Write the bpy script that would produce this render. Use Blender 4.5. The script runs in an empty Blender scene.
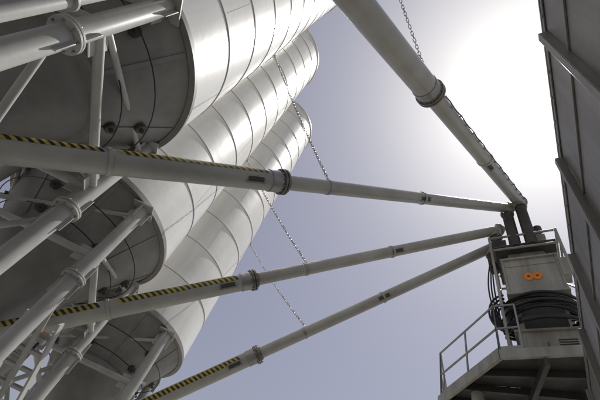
import bpy, math, random
from mathutils import Vector, Matrix
random.seed(4)
V=Vector
sc=bpy.context.scene
CAMZ=1.6            # eye height above the ground
def W(x,y,z): return V((x,y,z+CAMZ))   # heights below are given relative to eye level

# ------------------------------------------------------------------ materials
def mat(name, col, rough=0.5, metal=0.0, var=0.12, scale=3.0, streak=False, bump=0.0, dirt=None, dirt_amt=0.4, bscale=40, coat=0.0):
    m=bpy.data.materials.new(name); m.use_nodes=True
    nt=m.node_tree; N=nt.nodes; L=nt.links
    b=N['Principled BSDF']
    b.inputs['Roughness'].default_value=rough
    b.inputs['Metallic'].default_value=metal
    if coat: b.inputs['Coat Weight'].default_value=coat; b.inputs['Coat Roughness'].default_value=0.16
    tc=N.new('ShaderNodeTexCoord'); mp=N.new('ShaderNodeMapping')
    L.new(tc.outputs['Object'],mp.inputs['Vector'])
    if streak: mp.inputs['Scale'].default_value=(1,1,0.08)
    n1=N.new('ShaderNodeTexNoise'); n1.inputs['Scale'].default_value=scale; n1.inputs['Detail'].default_value=7; n1.inputs['Roughness'].default_value=0.62
    L.new(mp.outputs['Vector'],n1.inputs['Vector'])
    cr=N.new('ShaderNodeValToRGB')
    c=col
    d=dirt if dirt else tuple(x*(1-2*var) for x in c)
    cr.color_ramp.elements[0].position=0.34; cr.color_ramp.elements[1].position=0.62
    cr.color_ramp.elements[0].color=(*[c[i]*(1-dirt_amt)+d[i]*dirt_amt for i in range(3)],1)
    cr.color_ramp.elements[1].color=(*c,1)
    L.new(n1.outputs['Fac'],cr.inputs['Fac'])
    n2=N.new('ShaderNodeTexNoise'); n2.inputs['Scale'].default_value=scale*0.35; n2.inputs['Detail'].default_value=3
    L.new(tc.outputs['Object'],n2.inputs['Vector'])
    mr=N.new('ShaderNodeMapRange'); mr.inputs['From Min'].default_value=0.3; mr.inputs['From Max'].default_value=0.7
    mr.inputs['To Min'].default_value=1-var; mr.inputs['To Max'].default_value=1.0
    L.new(n2.outputs['Fac'],mr.inputs['Value'])
    mx=N.new('ShaderNodeMix'); mx.data_type='RGBA'; mx.blend_type='MULTIPLY'; mx.inputs['Factor'].default_value=1
    L.new(cr.outputs['Color'],mx.inputs['A']); L.new(mr.outputs['Result'],mx.inputs['B'])
    L.new(mx.outputs['Result'],b.inputs['Base Color'])
    rr=N.new('ShaderNodeMapRange'); rr.inputs['To Min'].default_value=min(1,rough+0.10); rr.inputs['To Max'].default_value=max(0.05,rough-0.06)
    L.new(n1.outputs['Fac'],rr.inputs['Value']); L.new(rr.outputs['Result'],b.inputs['Roughness'])
    if bump>0:
        n3=N.new('ShaderNodeTexNoise'); n3.inputs['Scale'].default_value=bscale; n3.inputs['Detail'].default_value=3
        L.new(tc.outputs['Object'],n3.inputs['Vector'])
        bp=N.new('ShaderNodeBump'); bp.inputs['Strength'].default_value=bump; bp.inputs['Distance'].default_value=0.02
        L.new(n3.outputs['Fac'],bp.inputs['Height']); L.new(bp.outputs['Normal'],b.inputs['Normal'])
    return m
M={}
M['silo']=mat('silo_paint',(0.74,0.735,0.69),0.30,var=0.08,scale=2.2,streak=True,bump=0.4,bscale=1.6,dirt=(0.46,0.43,0.37),dirt_amt=0.35,coat=0.3)
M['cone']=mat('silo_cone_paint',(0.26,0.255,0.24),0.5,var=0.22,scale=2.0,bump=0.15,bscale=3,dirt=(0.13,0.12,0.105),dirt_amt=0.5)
M['seam']=mat('seam_paint',(0.26,0.25,0.225),0.5,var=0.2,scale=5)
M['frame']=mat('frame_paint',(0.47,0.47,0.44),0.34,var=0.12,scale=1.8,bump=0.05,bscale=12,dirt=(0.24,0.22,0.19),dirt_amt=0.45)
M['pipe']=mat('pipe_paint',(0.41,0.405,0.375),0.32,var=0.12,scale=1.7,bump=0.05,bscale=9,dirt=(0.24,0.22,0.185),dirt_amt=0.45)
M['flange']=mat('flange_steel',(0.22,0.20,0.165),0.38,metal=0.5,var=0.3,scale=12,dirt=(0.11,0.09,0.07))
M['galv']=mat('galvanised_steel',(0.36,0.36,0.36),0.42,metal=0.7,var=0.2,scale=9)
M['yellow']=mat('hazard_yellow',(0.55,0.44,0.07),0.5,var=0.25,scale=8,dirt=(0.22,0.17,0.06),dirt_amt=0.6)
M['black']=mat('hazard_black',(0.02,0.02,0.02),0.5,var=0.2,scale=8)
M['rubber']=mat('black_rubber',(0.015,0.015,0.016),0.38,var=0.2,scale=8)
M['tower']=mat('tower_paint',(0.38,0.37,0.335),0.46,var=0.2,scale=4,streak=True,bump=0.1,bscale=10,dirt=(0.15,0.135,0.11),dirt_amt=0.6)
M['dark']=mat('dark_steel',(0.085,0.082,0.077),0.55,metal=0.3,var=0.3,scale=6)
M['wall']=mat('weathered_steel',(0.29,0.28,0.265),0.46,metal=0.3,var=0.3,scale=2.5,streak=True,bump=0.3,bscale=4,dirt=(0.12,0.10,0.085),dirt_amt=0.75)
M['orange']=mat('orange_paint',(0.80,0.25,0.02),0.45,var=0.1,scale=10)
M['white']=mat('white_label',(0.60,0.60,0.57),0.5,var=0.1,scale=12)
M['motor']=mat('motor_paint',(0.10,0.13,0.16),0.45,var=0.2,scale=8)
M['conc']=mat('concrete',(0.34,0.33,0.31),0.9,var=0.25,scale=3,bump=0.5,bscale=30)
M['gravel']=mat('dusty_gravel',(0.28,0.265,0.24),0.95,var=0.3,scale=0.8,bump=0.8,bscale=14,dirt=(0.15,0.14,0.12))

# ------------------------------------------------------------------ mesh builder
def frame_of(d):
    d=d.normalized()
    r=V((0,0,1)) if abs(d.z)<0.95 else V((1,0,0))
    a=d.cross(r).normalized(); b=d.cross(a).normalized()
    return a,b
class MB:
    def __init__(s): s.v=[]; s.f=[]; s.m=[]; s.mats=[]
    def mi(s,m):
        if m not in s.mats: s.mats.append(m)
        return s.mats.index(m)
    def add(s,vs,fs,m):
        o=len(s.v); s.v+= [tuple(x) for x in vs]; k=s.mi(m)
        for f in fs: s.f.append([i+o for i in f]); s.m.append(k)
    def lathe(s,p0,d,prof,m,n=24,caps=True):
        d=V(d).normalized(); a,b=frame_of(d); vs=[];fs=[]
        for t,r in prof:
            c=V(p0)+d*t
            for i in range(n):
                th=2*math.pi*i/n; vs.append(c+a*(r*math.cos(th))+b*(r*math.sin(th)))
        for k in range(len(prof)-1):
            for i in range(n):
                j=(i+1)%n; fs.append([k*n+i,k*n+j,(k+1)*n+j,(k+1)*n+i])
        if caps:
            fs.append(list(range(n))[::-1]); fs.append([(len(prof)-1)*n+i for i in range(n)])
        s.add(vs,fs,m)
    def tube(s,p0,p1,r,m,n=16,r1=None):
        p0=V(p0);p1=V(p1); s.lathe(p0,p1-p0,[(0,r),((p1-p0).length,r if r1 is None else r1)],m,n)
    def sweep(s,pts,r,m,n=8,closed=False):
        pts=[V(p) for p in pts]; N=len(pts); vs=[];fs=[]
        a=None
        for i,p in enumerate(pts):
            if closed: t=pts[(i+1)%N]-pts[i-1]
            else: t=pts[min(i+1,N-1)]-pts[max(i-1,0)]
            t.normalize()
            if a is None: a,_=frame_of(t)
            a=(a-t*a.dot(t)).normalized(); b=t.cross(a)
            for k in range(n):
                th=2*math.pi*k/n; vs.append(p+a*(r*math.cos(th))+b*(r*math.sin(th)))
        R=N if closed else N-1
        for i in range(R):
            j=(i+1)%N
            for k in range(n):
                l=(k+1)%n; fs.append([i*n+k,i*n+l,j*n+l,j*n+k])
        if not closed:
            fs.append(list(range(n))[::-1]); fs.append([(N-1)*n+k for k in range(n)])
        s.add(vs,fs,m)
    def box(s,c,ax,ay,az,m,top=1.0):
        c=V(c);ax=V(ax);ay=V(ay);az=V(az); vs=[]
        for z in (-1,1):
            k=top if z>0 else 1
            for x,y in ((-1,-1),(1,-1),(1,1),(-1,1)): vs.append(c+ax*x*k+ay*y*k+az*z)
        s.add(vs,[[3,2,1,0],[4,5,6,7],[0,1,5,4],[1,2,6,5],[2,3,7,6],[3,0,4,7]],m)
    def bar(s,p0,p1,w,h,m,up=V((0,0,1))):
        p0=V(p0);p1=V(p1); d=(p1-p0); L=d.length; d.normalize()
        a=d.cross(up)
        if a.length<1e-3: a=d.cross(V((1,0,0)))
        a.normalize(); b=a.cross(d).normalized()
        s.box((p0+p1)/2,d*(L/2),a*(w/2),b*(h/2),m)
    def prism(s,poly,z0,z1,m):
        n=len(poly); vs=[W(x,y,z0) for x,y in poly]+[W(x,y,z1) for x,y in poly]
        fs=[list(range(n))[::-1],list(range(n,2*n))]+[[i,(i+1)%n,n+(i+1)%n,n+i] for i in range(n)]
        s.add(vs,fs,m)
    def obj(s,name,parent=None,bevel=0.0,smooth=35):
        me=bpy.data.meshes.new(name); me.from_pydata(s.v,[],s.f)
        for m in s.mats: me.materials.append(m)
        me.polygons.foreach_set('material_index',s.m)
        me.polygons.foreach_set('use_smooth',[True]*len(s.f))
        me.update()
        import bmesh
        bm=bmesh.new(); bm.from_mesh(me); bmesh.ops.recalc_face_normals(bm,faces=bm.faces); bm.to_mesh(me); bm.free()
        me.set_sharp_from_angle(angle=math.radians(smooth))
        o=bpy.data.objects.new(name,me); sc.collection.objects.link(o)
        if parent: o.parent=parent
        if bevel:
            b=o.modifiers.new('bevel','BEVEL'); b.width=bevel; b.segments=2; b.limit_method='ANGLE'; b.angle_limit=math.radians(50)
        return o
def empty(name):
    e=bpy.data.objects.new(name,None); sc.collection.objects.link(e); e.empty_display_size=0.3; return e

# ------------------------------------------------------------------ ground
g=MB(); S=1500
g.add([(-S,-S,0),(S,-S,0),(S,S,0),(-S,S,0)],[[0,1,2,3]],M['gravel']); g.obj('ground')
g=MB(); g.add([(-9,-6,0.004),(1.2,-6,0.004),(1.2,15,0.004),(-9,15,0.004)],[[0,1,2,3]],M['conc']); g.obj('concrete_pavement')

# ------------------------------------------------------------------ silos
H=5.4; TOP=19.3; R=1.76
centers=[(-4.2,-1.1),(-3.94,3.16),(-3.83,7.0),(-2.73,10.64)]
outz=[2.65,2.2,2.2,2.2]
def leg_xy(c,k):
    return (c[0]+(1.2 if k in(0,1) else -1.2), c[1]+(1.2 if k in(1,2) else -1.2))
for si,c in enumerate(centers):
    e=empty('cement_silo')
    b=MB(); prof=[(0,R-0.05),(0,R)]
    course=1.28; nz=int((TOP-H)/course); t=0
    for k in range(1,nz+1):
        t=k*course
        if t>TOP-H-0.3: break
        prof+=[(t-0.028,R),(t-0.022,R+0.016),(t+0.022,R+0.016),(t+0.028,R)]
    prof+=[(TOP-H,R),(TOP-H,R+0.05),(TOP-H+0.06,R+0.05),(TOP-H+0.06,R-0.02),(TOP-H+0.35,R*0.6),(TOP-H+0.5,0.3)]
    b.lathe(W(c[0],c[1],H),(0,0,1),prof,M['silo'],n=128)
    b.obj('shell',e,smooth=50)
    b=MB()      # dark sealant lines under each band
    for k in range(1,nz+1):
        t=k*course
        if t>TOP-H-0.3: break
        b.lathe(W(c[0],c[1],H+t-0.040),(0,0,1),[(0,R-0.002),(0,R+0.004),(0.010,R+0.004),(0.010,R-0.002)],M['seam'],n=128,caps=False)
    b.obj('band_seals',e,smooth=50)
    b=MB()
    for k in range(nz+1):
        z0=H+k*course+0.035; z1=min(H+(k+1)*course-0.045,TOP-0.02)
        if z1<z0: break
        for q in range(3):
            th=math.radians(q*120+(k%2)*60+si*17+10); x=c[0]+math.cos(th)*(R+0.001); y=c[1]+math.sin(th)*(R+0.001)
            T_=V((-math.sin(th),math.cos(th),0)); Nn=V((math.cos(th),math.sin(th),0))
            b.box(W(x,y,(z0+z1)/2),T_*0.008,Nn*0.004,V((0,0,(z1-z0)/2)),M['silo'])
    b.obj('weld_seams',e)
    b=MB()
    prof=[(-0.09,R-0.06),(-0.09,R+0.035),(0.0,R+0.035),(0.0,R+0.006),(0.05,R+0.006)]
    b.lathe(W(c[0],c[1],H),(0,0,1),prof,M['seam'],n=128,caps=False)
    b.obj('bottom_rim',e)
    b=MB(); zo=outz[si]+0.55
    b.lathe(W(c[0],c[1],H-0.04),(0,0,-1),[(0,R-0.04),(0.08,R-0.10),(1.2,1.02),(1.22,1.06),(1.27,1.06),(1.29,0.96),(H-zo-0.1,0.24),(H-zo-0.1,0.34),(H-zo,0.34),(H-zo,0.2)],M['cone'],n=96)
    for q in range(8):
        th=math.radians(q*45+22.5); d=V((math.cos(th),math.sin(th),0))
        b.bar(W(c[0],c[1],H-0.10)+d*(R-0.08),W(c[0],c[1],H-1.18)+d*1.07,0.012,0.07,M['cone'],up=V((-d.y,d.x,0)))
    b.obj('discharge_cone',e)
    b=MB()
    b.lathe(W(c[0],c[1],zo-0.02),(0,0,-1),[(0,0.2),(0.12,0.2),(0.12,0.27),(0.2,0.27),(0.2,0.2),(0.4,0.2)],M['dark'],n=24)
    b.tube(W(c[0],c[1],zo-0.2),W(c[0]+0.5,c[1]-0.3,zo-0.2),0.05,M['motor'])
    b.obj('butterfly_valve',e)
    b=MB()
    for zz,rr in ((4.75,1.40),(4.35,1.16)):
        for q in range(6):
            th=math.radians(q*60+20); d=V((math.cos(th),math.sin(th),0)); p=W(c[0],c[1],zz)+d*(rr+0.0)
            nn=(d*0.85-V((0,0,0.53))).normalized()
            b.lathe(p-nn*0.02,nn,[(0,0.085),(0.06,0.085),(0.06,0.03),(0.12,0.03)],M['dark'],n=16)
        b.sweep([W(c[0]+(rr+.12)*math.cos(2*math.pi*i/48),c[1]+(rr+.12)*math.sin(2*math.pi*i/48),zz-0.06) for i in range(48)],0.010,M['rubber'],n=6,closed=True)
    b.obj('aeration_pads',e)
    b=MB(); br=MB(); zj=3.35
    for k in range(4):
        x,y=leg_xy(c,k)
        b.tube(W(x,y,-CAMZ+0.12),W(x,y,H-0.09),0.122,M['frame'],n=32)
        for dz in (0,0.04):
            b.lathe(W(x,y,zj+dz),(0,0,1),[(0,0.122),(0,0.19),(0.03,0.19),(0.03,0.122)],M['frame'],n=32,caps=False)
        for q in range(8):
            th=q*math.pi/4; p=W(x+0.158*math.cos(th),y+0.158*math.sin(th),zj-0.03)
            b.tube(p,p+V((0,0,0.13)),0.014,M['galv'],n=6)
        b.box(W(x,y,H-0.15),V((0.2,0,0)),V((0,0.2,0)),V((0,0,0.015)),M['frame'])
        b.box(W(x,y,H-0.34),V((0.19,0,0)),V((0,0.008,0)),V((0,0,0.17)),M['frame'])
        b.box(W(x,y,H-0.34),V((0.008,0,0)),V((0,0.19,0)),V((0,0,0.168)),M['frame'])
        b.box(W(x,y,zj+0.22),V((0.17,0,0)),V((0,0.008,0)),V((0,0,0.13)),M['frame'])
        b.box(W(x,y,zj-0.18),V((0.17,0,0)),V((0,0.008,0)),V((0,0,0.13)),M['frame'])
        b.box(W(x,y,-CAMZ+0.1),V((0.25,0,0)),V((0,0.25,0)),V((0,0,0.02)),M['frame'])
        b.box(W(x,y,-CAMZ+0.04),V((0.4,0,0)),V((0,0.4,0)),V((0,0,0.04)),M['conc'])
    for k in range(4):
        a=leg_xy(c,k); d=leg_xy(c,(k+1)%4)
        br.tube(W(*a,3.88),W(*d,3.88),0.062,M['frame'])
        br.tube(W(*a,3.98),W(d[0],d[1],H-0.35),0.042,M['frame'])
        br.tube(W(*a,3.2),W(*d,0.4),0.042,M['frame'])
        br.tube(W(*a,0.4),W(*d,0.4),0.055,M['frame'])
        A=V((d[0]-a[0],d[1]-a[1],0)).normalized(); Nn=V((-A.y,A.x,0))
        for p,sg in ((a,1),(d,-1)):
            br.box(W(p[0],p[1],3.86)+A*sg*0.2,A*0.12,Nn*0.007,V((0,0,0.16)),M['frame'])
    b.obj('legs',e,bevel=0.003); br.obj('bracing',e)
    b=MB(); pts=[]
    for q in range(16):
        th=2*math.pi*q/16; p=W(c[0]+1.0*math.cos(th),c[1]+1.0*math.sin(th),TOP+0.3); pts.append(p)
        b.tube(p,p+V((0,0,1.0)),0.018,M['galv'],n=6)
    for hh in (0.5,1.0): b.sweep([p+V((0,0,hh)) for p in pts],0.018,M['galv'],n=6,closed=True)
    b.lathe(W(c[0]-0.3,c[1],TOP+0.35),(0,0,1),[(0,0.4),(1.1,0.4),(1.3,0.1)],M['frame'])
    b.obj('roof_railing_and_filter',e)
    b=MB(); th=math.radians(160)
    x=c[0]+(R+0.14)*math.cos(th); y=c[1]+(R+0.14)*math.sin(th)
    b.tube(W(x,y,-0.6),W(x,y,TOP+0.5),0.055,M['galv'])
    b.obj('fill_pipe',e)

# ------------------------------------------------------------------ screw conveyors
conv=[ # start, end, collar, r_low, r_up, label u
 (W(-4.26,-1.29,2.65),W(5.20,4.35,9.95),0.575,0.20,0.150,0.8),
 (W(-3.94,3.16,2.2),W(4.98,4.60,9.75),0.398,0.165,0.125,0.70),
 (W(-3.83,7.0,2.3),W(4.95,5.11,9.30),0.419,0.165,0.125,0.72),
 (W(-2.73,10.64,2.2),W(5.05,5.45,9.0),0.436,0.165,0.125,0.72)]
sdir=V((-0.22,-0.96,0.14))
for ci,(A,B,uc,rl,ru,ul) in enumerate(conv):
    e=empty('screw_conveyor')
    d=(B-A); L=d.length; d.normalize()
    b=MB(); lc=L*uc
    b.lathe(A,d,[(-0.5,rl),(lc-0.22,rl)],M['pipe'],n=48)
    b.lathe(A+d*(lc-0.25),d,[(0,rl),(0.0,rl+0.012),(0.22,rl+0.012),(0.22,rl*0.9)],M['galv'],n=48,caps=False)
    b.lathe(A+d*(lc-0.03),d,[(0,ru),(L-lc+0.15,ru)],M['pipe'],n=48)
    b.obj('casing',e)
    b=MB()
    f=rl+0.045
    for t in (-0.04,0.012):
        b.lathe(A+d*(lc+t),d,[(0,ru),(0,f),(0.034,f),(0.034,ru)],M['flange'],n=48,caps=False)
    b.lathe(A+d*(lc+0.046),d,[(0,ru+0.03),(0.05,ru+0.022),(0.05,ru)],M['flange'],n=48,caps=False)
    a1,b1=frame_of(d)
    for q in range(12):
        th=q*math.pi/6; p=A+d*(lc-0.065)+(a1*math.cos(th)+b1*math.sin(th))*(f-0.02)
        b.tube(p,p+d*0.13,0.010,M['galv'],n=6)
    b.lathe(A+d*(L*0.5*(uc+1)),d,[(0,ru),(0,ru+0.015),(0.05,ru+0.015),(0.05,ru)],M['pipe'],n=48,caps=False)
    b.lathe(A+d*(L*uc*0.45),d,[(0,rl),(0,rl+0.015),(0.05,rl+0.015),(0.05,rl)],M['pipe'],n=48,caps=False)
    b.lathe(A-d*0.5,d,[(-0.03,rl+0.05),(0,rl+0.05),(0,rl)],M['flange'],n=32)
    b.lathe(B+d*0.15,d,[(0,ru+0.04),(0.03,ru+0.04),(0.03,ru*0.7),(0.16,ru*0.7),(0.19,ru*0.4)],M['tower'],n=24)
    b.obj('flanges',e)
    b=MB(); b.lathe(A+V((0,0,0.4)),(0,0,-1),[(0,0.2),(0.35,0.22),(0.4,0.22)],M['pipe'],n=24)
    b.lathe(A-d*0.55,-d,[(0,0.13),(0.25,0.13),(0.25,0.10),(0.6,0.10),(0.62,0.12),(0.66,0.12),(0.7,0.05)],M['motor'],n=24)
    b.obj('inlet_and_motor',e)
    top=B.z-ru*0.6; low=8.1+CAMZ; h=top-low; sp=[(0,0.125),(0.2,0.125),(0.2,0.16),(0.24,0.16),(0.24,0.13)]
    b=MB(); b.lathe(V((B.x,B.y,top)),(0,0,-1),sp,M['tower'],n=24,caps=False)
    pf=[]; nb=max(3,int((h-0.3)/0.07)); 
    for i in range(nb):
        pf+=[(0.241+i*(h-0.25)/nb,0.105),(0.241+(i+0.5)*(h-0.25)/nb,0.128)]
    pf.append((h,0.105)); b.lathe(V((B.x,B.y,top)),(0,0,-1),pf,M['dark'],n=24)
    b.obj('discharge_spout',e,smooth=20)
    if ci>0:
        n0=(sdir-d*sdir.dot(d)).normalized(); t0=d.cross(n0)
        b=MB(); w=math.radians(24); step=0.10; s=0.0; rr=rl+0.0025; end=lc-0.3
        gap=L*uc*0.45
        while s<end-step-0.06:
            skew=0.07; NS=5
            if not (gap-0.18<s<gap+0.07):
                for m_,o in ((M['yellow'],0),(M['black'],step*0.5)):
                    vs=[]
                    for q in range(NS):
                        f_=q/(NS-1); th=-w+2*w*f_
                        for du in (0,step*0.5):
                            vs.append(A+d*(s+o+du+skew*f_)+(n0*math.cos(th)+t0*math.sin(th))*rr)
                    b.add(vs,[[2*q,2*q+1,2*q+3,2*q+2] for q in range(NS-1)],m_)
            s+=step
        b.obj('hazard_tape',e)
    b=MB()
    cam=V((0,0,CAMZ))
    def label(u,w,h,m,m2=None):
        P=A+d*(L*u); r=(ru if u>uc else rl)+0.003
        n0=(cam-P); n0=(n0-d*n0.dot(d)).normalized(); t0=d.cross(n0)
        for (ww,hh,ex,mm) in ((w,h,0,m),(w*0.8,h*0.6,0.002,m2)):
            if mm is None: continue
            vs=[];NS=7
            for q in range(NS):
                th=(-hh/2+hh*q/(NS-1))/r
                for s_ in(-ww/2,ww/2): vs.append(P+d*s_+(n0*math.cos(th)+t0*math.sin(th))*(r+ex))
            b.add(vs,[[2*q,2*q+1,2*q+3,2*q+2] for q in range(NS-1)],mm)
    label(ul,0.36,0.13,M['galv'],M['dark'])
    if ci>0: label(uc-0.047,0.34,0.13,M['galv'],M['dark'])
    b.obj('label_plates',e)
    if ci==0:
        b=MB(); off=V((0.55,-0.5,-0.2)); off=(off-d*off.dot(d)).normalized()
        pts=[A+d*(L*(0.59+0.40*i/30))+off*(0.185+0.010*math.sin(i*1.9)) for i in range(31)]
        b.sweep(pts,0.011,M['rubber'],n=8)
        for i in range(0,31,2): b.bar(pts[i]-off*0.04,pts[i]+off*0.012,0.025,0.03,M['galv'])
        b.obj('power_cable',e)

# ------------------------------------------------------------------ chains
def chain(p0,p1,sag,link=0.088,wire=0.0068,wd=0.021):
    p0=V(p0);p1=V(p1); L=(p1-p0).length; n=int(L/(link*0.80)); b=MB()
    def P(t): return p0.lerp(p1,t)-V((0,0,sag*4*t*(1-t)))
    for i in range(n):
        t=(i+0.5)/n; c=P(t); d=(P(min(1,t+0.01))-P(max(0,t-0.01))).normalized(); a,bb=frame_of(d)
        ang=(i%2)*math.pi/2+random.uniform(-.25,.25); s=a*math.cos(ang)+bb*math.sin(ang)
        h=link/2-wd; pts=[]
        for k in range(10):
            th=2*math.pi*k/10+math.pi/10
            pts.append(c+d*(math.copysign(h,math.sin(th))+wd*math.sin(th))+s*(wd*math.cos(th)))
        b.sweep(pts,wire,M['galv'],n=5,closed=True)
    b.bar(p0-V((0.06,0.03,0.0)),p0+V((0.02,0.01,0)),0.05,0.10,M['frame'])
    b.obj('hanging_chain')
def onpipe(ci,u):
    A,B,uc,rl,ru,_=conv[ci]; return A.lerp(B,u)+V((0,0,ru+0.03))
chain(W(-2.47,-0.8,11),onpipe(0,0.585),0.12)
chain(W(-2.40,4.06,11.0),onpipe(1,0.48),0.10)
chain(W(-2.12,7.48,10.7),onpipe(2,0.52),0.12)
chain(W(-0.96,10.79,10.6),onpipe(3,0.538),0.12)
for ci,u in ((1,0.48),(2,0.52),(3,0.538)):
    A,B,uc,rl,ru,_=conv[ci]; d=(B-A).normalized(); b=MB()
    b.lathe(A.lerp(B,u)-d*0.03,d,[(0,ru),(0,ru+0.010),(0.06,ru+0.010),(0.06,ru)],M['galv'],n=32,caps=False)
    P=A.lerp(B,u)+V((0,0,ru+0.03)); b.box(P,d*0.03,V((0,0,0.04)),d.cross(V((0,0,1))).normalized()*0.006,M['galv'])
    b.obj('chain_clamp')

# ------------------------------------------------------------------ tower with platform
tw=empty('batching_tower')
KX=0.87
O=V((5.32,5.02,0))+V((0.712,-0.702,0))*0.22; e1=V((0.712,-0.702,0)); e2=V((0.702,0.712,0)); Z=V((0,0,1))
def T(a,b_,z):
    if z>5.72: z=5.72+(z-5.72)*1.05
    return O+e1*(a*KX)+e2*b_+V((0,0,z+CAMZ))
def tbox(mb,a0,a1,b0,b1,z0,z1,m,top=1.0):
    p=T(a0,b0,z0); q=T(a1,b1,z1)
    mb.box((p+q)/2,e1*((a1-a0)/2*KX),e2*((b1-b0)/2),Z*((q.z-p.z)/2),m,top)
b=MB()
tbox(b,-.60,.62,-.48,.5,5.16,5.72,M['tower'])
tbox(b,-.66,.68,-.54,.56,5.722,5.76,M['tower'])
tbox(b,-.42,.42,-.34,.4,5.76,6.6,M['dark'])
tbox(b,-.60,.60,-.50,.5,6.66,7.62,M['tower'])
for z in (6.615,7.62): tbox(b,-.65,.65,-.55,.55,z,z+0.045,M['tower'])
for a in (-.6,.6): tbox(b,a-.02,a+.02,-.535,-.503,6.665,7.615,M['tower'])
tbox(b,-.55,.55,-.515,-.503,7.42,7.46,M['tower'])
tbox(b,-.5,.5,-.42,.42,7.67,8.0,M['tower'],0.82)
tbox(b,-.72,.72,-.60,.60,8.0,8.05,M['dark'])
for a in (-.5,-.25,0,.25,.5): 
    for z in (6.637,7.642): b.tube(T(a,-.535,z-.04),T(a,-.535,z+.045),.012,M['galv'],n=6)
tbox(b,-.45,-.05,-.492,-.482,5.24,5.62,M['tower']); tbox(b,-.09,-.07,-.51,-.492,5.4,5.48,M['dark'])
tbox(b,.12,.45,-.490,-.482,5.30,5.56,M['dark'])
for z in (5.33,5.38,5.43,5.48,5.53): tbox(b,.12,.45,-.502,-.4905,z,z+.018,M['tower'])
b.obj('mixer_body',tw,bevel=0.005)
b=MB()
for s in (-1,1):
    pts=[]
    for k in range(18):
        th=2*math.pi*k/18; pts.append((s*0.092+0.105*math.cos(th),7.09+0.11*math.sin(th)))
    vs=[T(a,-.505-.002*(s+1),z) for a,z in pts]+[T(a,-.513-.002*(s+1),z) for a,z in pts]
    b.add(vs,[list(range(18)),list(range(18,36))]+[[i,(i+1)%18,18+(i+1)%18,18+i] for i in range(18)],M['orange'])
    tbox(b,s*0.092-0.03,s*0.092+0.03,-.5215,-.518,7.07,7.11,M['dark'])
b.obj('orange_emblem',tw)
b=MB()
for a in (-.80,.80):
    for bb in (-.62,.62):
        tbox(b,a-.03,a+.03,bb-.03,bb+.03,5.15,8.35,M['tower'])
    for z in (6.5,7.9,8.32): b.bar(T(a,-.58,z),T(a,.58,z),.04,.04,M['tower'])
for bb in (-.62,.62):
    for z in (7.9,8.32): b.bar(T(-.76,bb,z),T(.76,bb,z),.04,.04,M['tower'])
b.bar(T(-.80,-.55,6.6),T(-.80,.55,7.8),.03,.04,M['galv']); b.bar(T(.80,-.55,6.6),T(.80,.55,7.8),.03,.04,M['galv'])
b.obj('support_frame',tw,bevel=0.004)
b=MB()
for k in range(11):
    rr=0.74+random.uniform(-.05,.07); z0=6.56-0.066*k; pts=[]
    a0=math.radians(190+random.uniform(-10,6)); a1=math.radians(350+random.uniform(-6,10)); sg=random.uniform(.05,.24)
    for i in range(25):
        t=i/24; th=a0+(a1-a0)*t
        pts.append(T(rr*1.10*math.cos(th),rr*math.sin(th)-0.03,z0-sg*math.sin(math.pi*t)+0.02*math.sin(5*t+k)))
    b.sweep([T(rr*math.cos(a0)*0.8,0.1,z0+0.12)]+pts+[T(rr*math.cos(a1)*0.8,0.1,z0+0.12)],0.031,M['rubber'],n=12)
for k in range(3):
    pts=[T(-.86-.05*math.sin(i/18*math.pi)*(1+k)-.01*k,-.30-.07*k,7.75-1.9*i/18) for i in range(19)]
    b.sweep(pts,0.016,M['rubber'],n=8)
for k in range(4):
    pts=[]
    for i in range(25):
        th=math.pi*(0.5+i/24)
        pts.append(T(-.72+(.22+.05*k)*math.cos(th)*1.0,-.40-.05*k,6.15+(.30+.05*k)*math.sin(th)))
    b.sweep(pts,0.022,M['rubber'],n=8)
b.obj('black_hoses',tw)
b=MB()
for (a,bb,r,h) in ((-.25,.12,.26,.7),(.38,.2,.22,.6)):
    b.lathe(T(a,bb,8.06),(0,0,1),[(0,r),(h*.7,r),(h*.7,r+.03),(h*.75,r+.03),(h*.9,r*.8),(h,r*.3)],M['tower'],n=32)
tbox(b,.1,.55,-.5,-.12,8.06,8.4,M['tower'])
tbox(b,-.62,-.4,-.5,-.2,8.06,8.36,M['dark'])
b.tube(T(.45,-.3,8.4),T(.45,-.3,8.85),.1,M['dark'])
b.tube(T(.15,-.36,8.4),T(.15,-.36,8.7),.06,M['galv'])
tbox(b,.62,.78,-.56,-.30,7.0,7.5,M['tower'])
b.obj('dust_filter_and_motor',tw,bevel=0.006)
F=5.1
poly=[(4.32,4.93),(4.33,6.85),(5.3,8.1),(8.2,5.9),(5.75,3.42)]
b=MB(); b.prism(poly,F-0.03,F,M['dark'])
n=len(poly)
for i in range(n):
    p=V((*poly[i],0)); q=V((*poly[(i+1)%n],0))
    b.bar(W(p.x,p.y,F-0.06),W(q.x,q.y,F-0.06),0.06,0.20-0.004*i,M['tower'])
for t in (0.2,0.4,0.6,0.8):
    p=V((4.32,4.93)).lerp(V((5.3,8.1)),t); q=V((5.75,3.42)).lerp(V((8.2,5.9)),t)
    if t<0.65: p=V((4.33,4.93+1.9*t*1.5))
    b.bar(W(p.x+0.05,p.y,F-0.10),W(q.x-0.03,q.y,F-0.10),0.06,0.13,M['dark'])
for t in (0.33,0.66):
    p=V((4.32,4.93)).lerp(V((5.75,3.42)),t); q=V((5.3,8.1)).lerp(V((8.2,5.9)),t)
    b.bar(W(p.x,p.y,F-0.24),W(q.x,q.y,F-0.24),0.08,0.14,M['dark'])
b.obj('platform_deck',tw,bevel=0.004)
b=MB()
def rail(p,q,nn):
    p=V(p);q=V(q)
    for k in range(nn+1):
        r=p.lerp(q,k/nn); b.tube(W(r.x,r.y,F),W(r.x,r.y,F+1.1),0.021,M['galv'],n=10)
    for h in (0.55,1.1): b.tube(W(p.x,p.y,F+h),W(q.x,q.y,F+h),0.021,M['galv'],n=10)
    b.bar(W(p.x,p.y,F+0.09),W(q.x,q.y,F+0.09),0.008,0.12,M['galv'])
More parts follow.
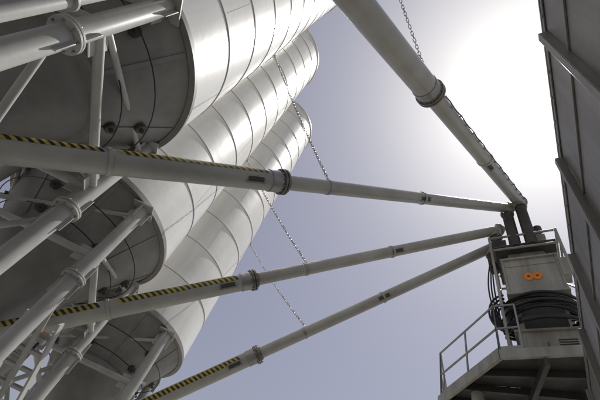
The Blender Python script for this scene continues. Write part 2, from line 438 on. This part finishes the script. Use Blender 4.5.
rail((4.36,4.96),(4.37,6.83),2); rail((4.37,6.83),(5.3,8.03),2); rail((5.3,8.03),(8.1,5.9),4)
rail((4.36,4.96),(4.62,4.68),1); rail((5.45,3.8),(5.74,3.5),1); rail((5.74,3.5),(8.1,5.9),4)
b.obj('guard_rail',tw)
b=MB()
for x,y in ((4.6,6.0),(5.45,4.05),(5.6,7.5),(7.4,5.7)):
    b.tube(W(x,y,-CAMZ),W(x,y,F-0.17),0.11,M['tower'],n=20)
b.tube(W(4.6,6.0,3.4),W(5.6,7.5,4.8),.05,M['tower']); b.tube(W(5.45,4.05,3.4),W(7.4,5.7,4.8),.05,M['tower'])
b.tube(W(4.6,6.0,4.8),W(5.45,4.05,3.4),.05,M['tower'])
b.obj('platform_columns',tw)

# ------------------------------------------------------------------ steel bin wall at the right
w=empty('steel_bin_wall')
P0=V((1.22,0.28,0)); dw=V((0.703,0.711,0)).normalized(); nw=V((-dw.y,dw.x,0))
Hw=4.0
def Q(t,o,z): return P0+dw*t+nw*o+V((0,0,z+CAMZ))
b=MB(); t0=-6.0; t1=5.9
b.box(Q((t0+t1)/2,-0.03,(Hw-CAMZ)/2),dw*((t1-t0)/2),nw*0.01,Z*((Hw+CAMZ)/2-0.0),M['wall'])
b.obj('plate',w)
b=MB()
b.box(Q((t0+t1)/2,-0.045,Hw+0.02),dw*((t1-t0)/2),nw*0.045,Z*0.018,M['wall'])
b.box(Q((t0+t1)/2,-0.011,Hw-0.035),dw*((t1-t0)/2),nw*0.006,Z*0.034,M['wall'])
for i in range(-5,5):
    t=i*1.2
    b.box(Q(t,0.012,(Hw-0.08-CAMZ)/2),dw*0.006,nw*0.03,Z*((Hw-0.08+CAMZ)/2),M['wall'])
    b.box(Q(t+0.024,0.045,(Hw-0.08-CAMZ)/2),dw*0.030,nw*0.004,Z*((Hw-0.08+CAMZ)/2),M['wall'])
for z in (3.25,2.2,1.0,-0.6):
    b.box(Q((t0+t1)/2,-0.012,z),dw*((t1-t0)/2),nw*0.0075,Z*0.012,M['wall'])
for i in range(-20,25):       # bolts along the top flange
    t=i*0.24+0.12
    if abs((t/1.2)-round(t/1.2))*1.2<0.08: continue
    b.lathe(Q(t,-0.006,Hw-0.035),nw,[(0,.014),(0.012,.014)],M['galv'],n=6)
b.obj('ribs_and_top_flange',w,bevel=0.003)

# ------------------------------------------------------------------ extra vertical fill pipe near the first leg
b=MB()
b.tube(W(-2.58,1.52,-CAMZ),W(-2.58,1.52,TOP),0.075,M['frame'],n=24)
for z in (0.5,3.2,6,9,12): b.lathe(W(-2.58,1.52,z),(0,0,1),[(0,.075),(0,.11),(.03,.11),(.03,.075)],M['frame'],n=24,caps=False)
b.obj('filling_pipe')

# ------------------------------------------------------------------ access stair
b=MB()
p=W(-2.66,6.15,2.85); q=W(-2.66,10.4,-CAMZ)
for dx in (-0.26,0.26): b.bar(p+V((dx,0,0)),q+V((dx,0,0)),0.03,0.14,M['frame'])
for i in range(1,24):
    c=p.lerp(q,i/24); b.box(c,V((0.245,0,0)),V((0,0.07,0)),V((0,0,0.015)),M['galv'])
b.obj('access_stair')
b=MB(); b.box(W(-2.60,6.5,2.72),V((.06,0,0)),V((0,.04,0)),V((0,0,.10)),M['white']); b.box(W(-2.60,6.457,2.74),V((.045,0,0)),V((0,.003,0)),V((0,0,.045)),M['orange'])
b.box(W(-2.60,6.5,2.56),V((.015,0,0)),V((0,.015,0)),V((0,0,.059)),M['dark'])
b.obj('junction_box',bevel=0.005)

# ------------------------------------------------------------------ light
el=math.radians(67.5); az=math.radians(64)
s=V((math.sin(az)*math.cos(el),math.cos(az)*math.cos(el),math.sin(el)))
sd=bpy.data.lights.new('sun','SUN'); sd.energy=5.0; sd.angle=math.radians(0.5); sd.color=(1,0.97,0.93)
so=bpy.data.objects.new('sun',sd); sc.collection.objects.link(so); so.rotation_euler=s.to_track_quat('Z','Y').to_euler()
wd=bpy.data.worlds.new("World"); sc.world=wd; wd.use_nodes=True
nt=wd.node_tree; bg=nt.nodes['Background']; sk=nt.nodes.new('ShaderNodeTexSky'); sk.sky_type='NISHITA'; sk.sun_disc=False
sk.sun_elevation=el; sk.sun_rotation=az; sk.dust_density=1.8; sk.air_density=1.5; sk.ozone_density=2.0; sk.altitude=50
hs=nt.nodes.new('ShaderNodeHueSaturation'); hs.inputs['Saturation'].default_value=0.52; hs.inputs['Hue'].default_value=0.535
nt.links.new(sk.outputs[0],hs.inputs['Color']); nt.links.new(hs.outputs[0],bg.inputs[0]); bg.inputs[1].default_value=0.083

# ------------------------------------------------------------------ camera
cd=bpy.data.cameras.new('camera'); cd.sensor_width=36; cd.lens=24; cd.clip_end=5000; cd.clip_start=0.05
co=bpy.data.objects.new('camera',cd); sc.collection.objects.link(co); sc.camera=co
zc=V((130,270,-400)).normalized()
yc=(V((0,0,-1))-zc*V((0,0,-1)).dot(zc)).normalized(); xc=yc.cross(zc)
Rm=Matrix((xc,yc,zc)) # rows: world axes expressed in camera space
co.matrix_world=Matrix.Translation((0,0,CAMZ))@Rm.to_4x4()
sc.view_settings.view_transform='Standard'; sc.view_settings.look='None'; sc.view_settings.exposure=0
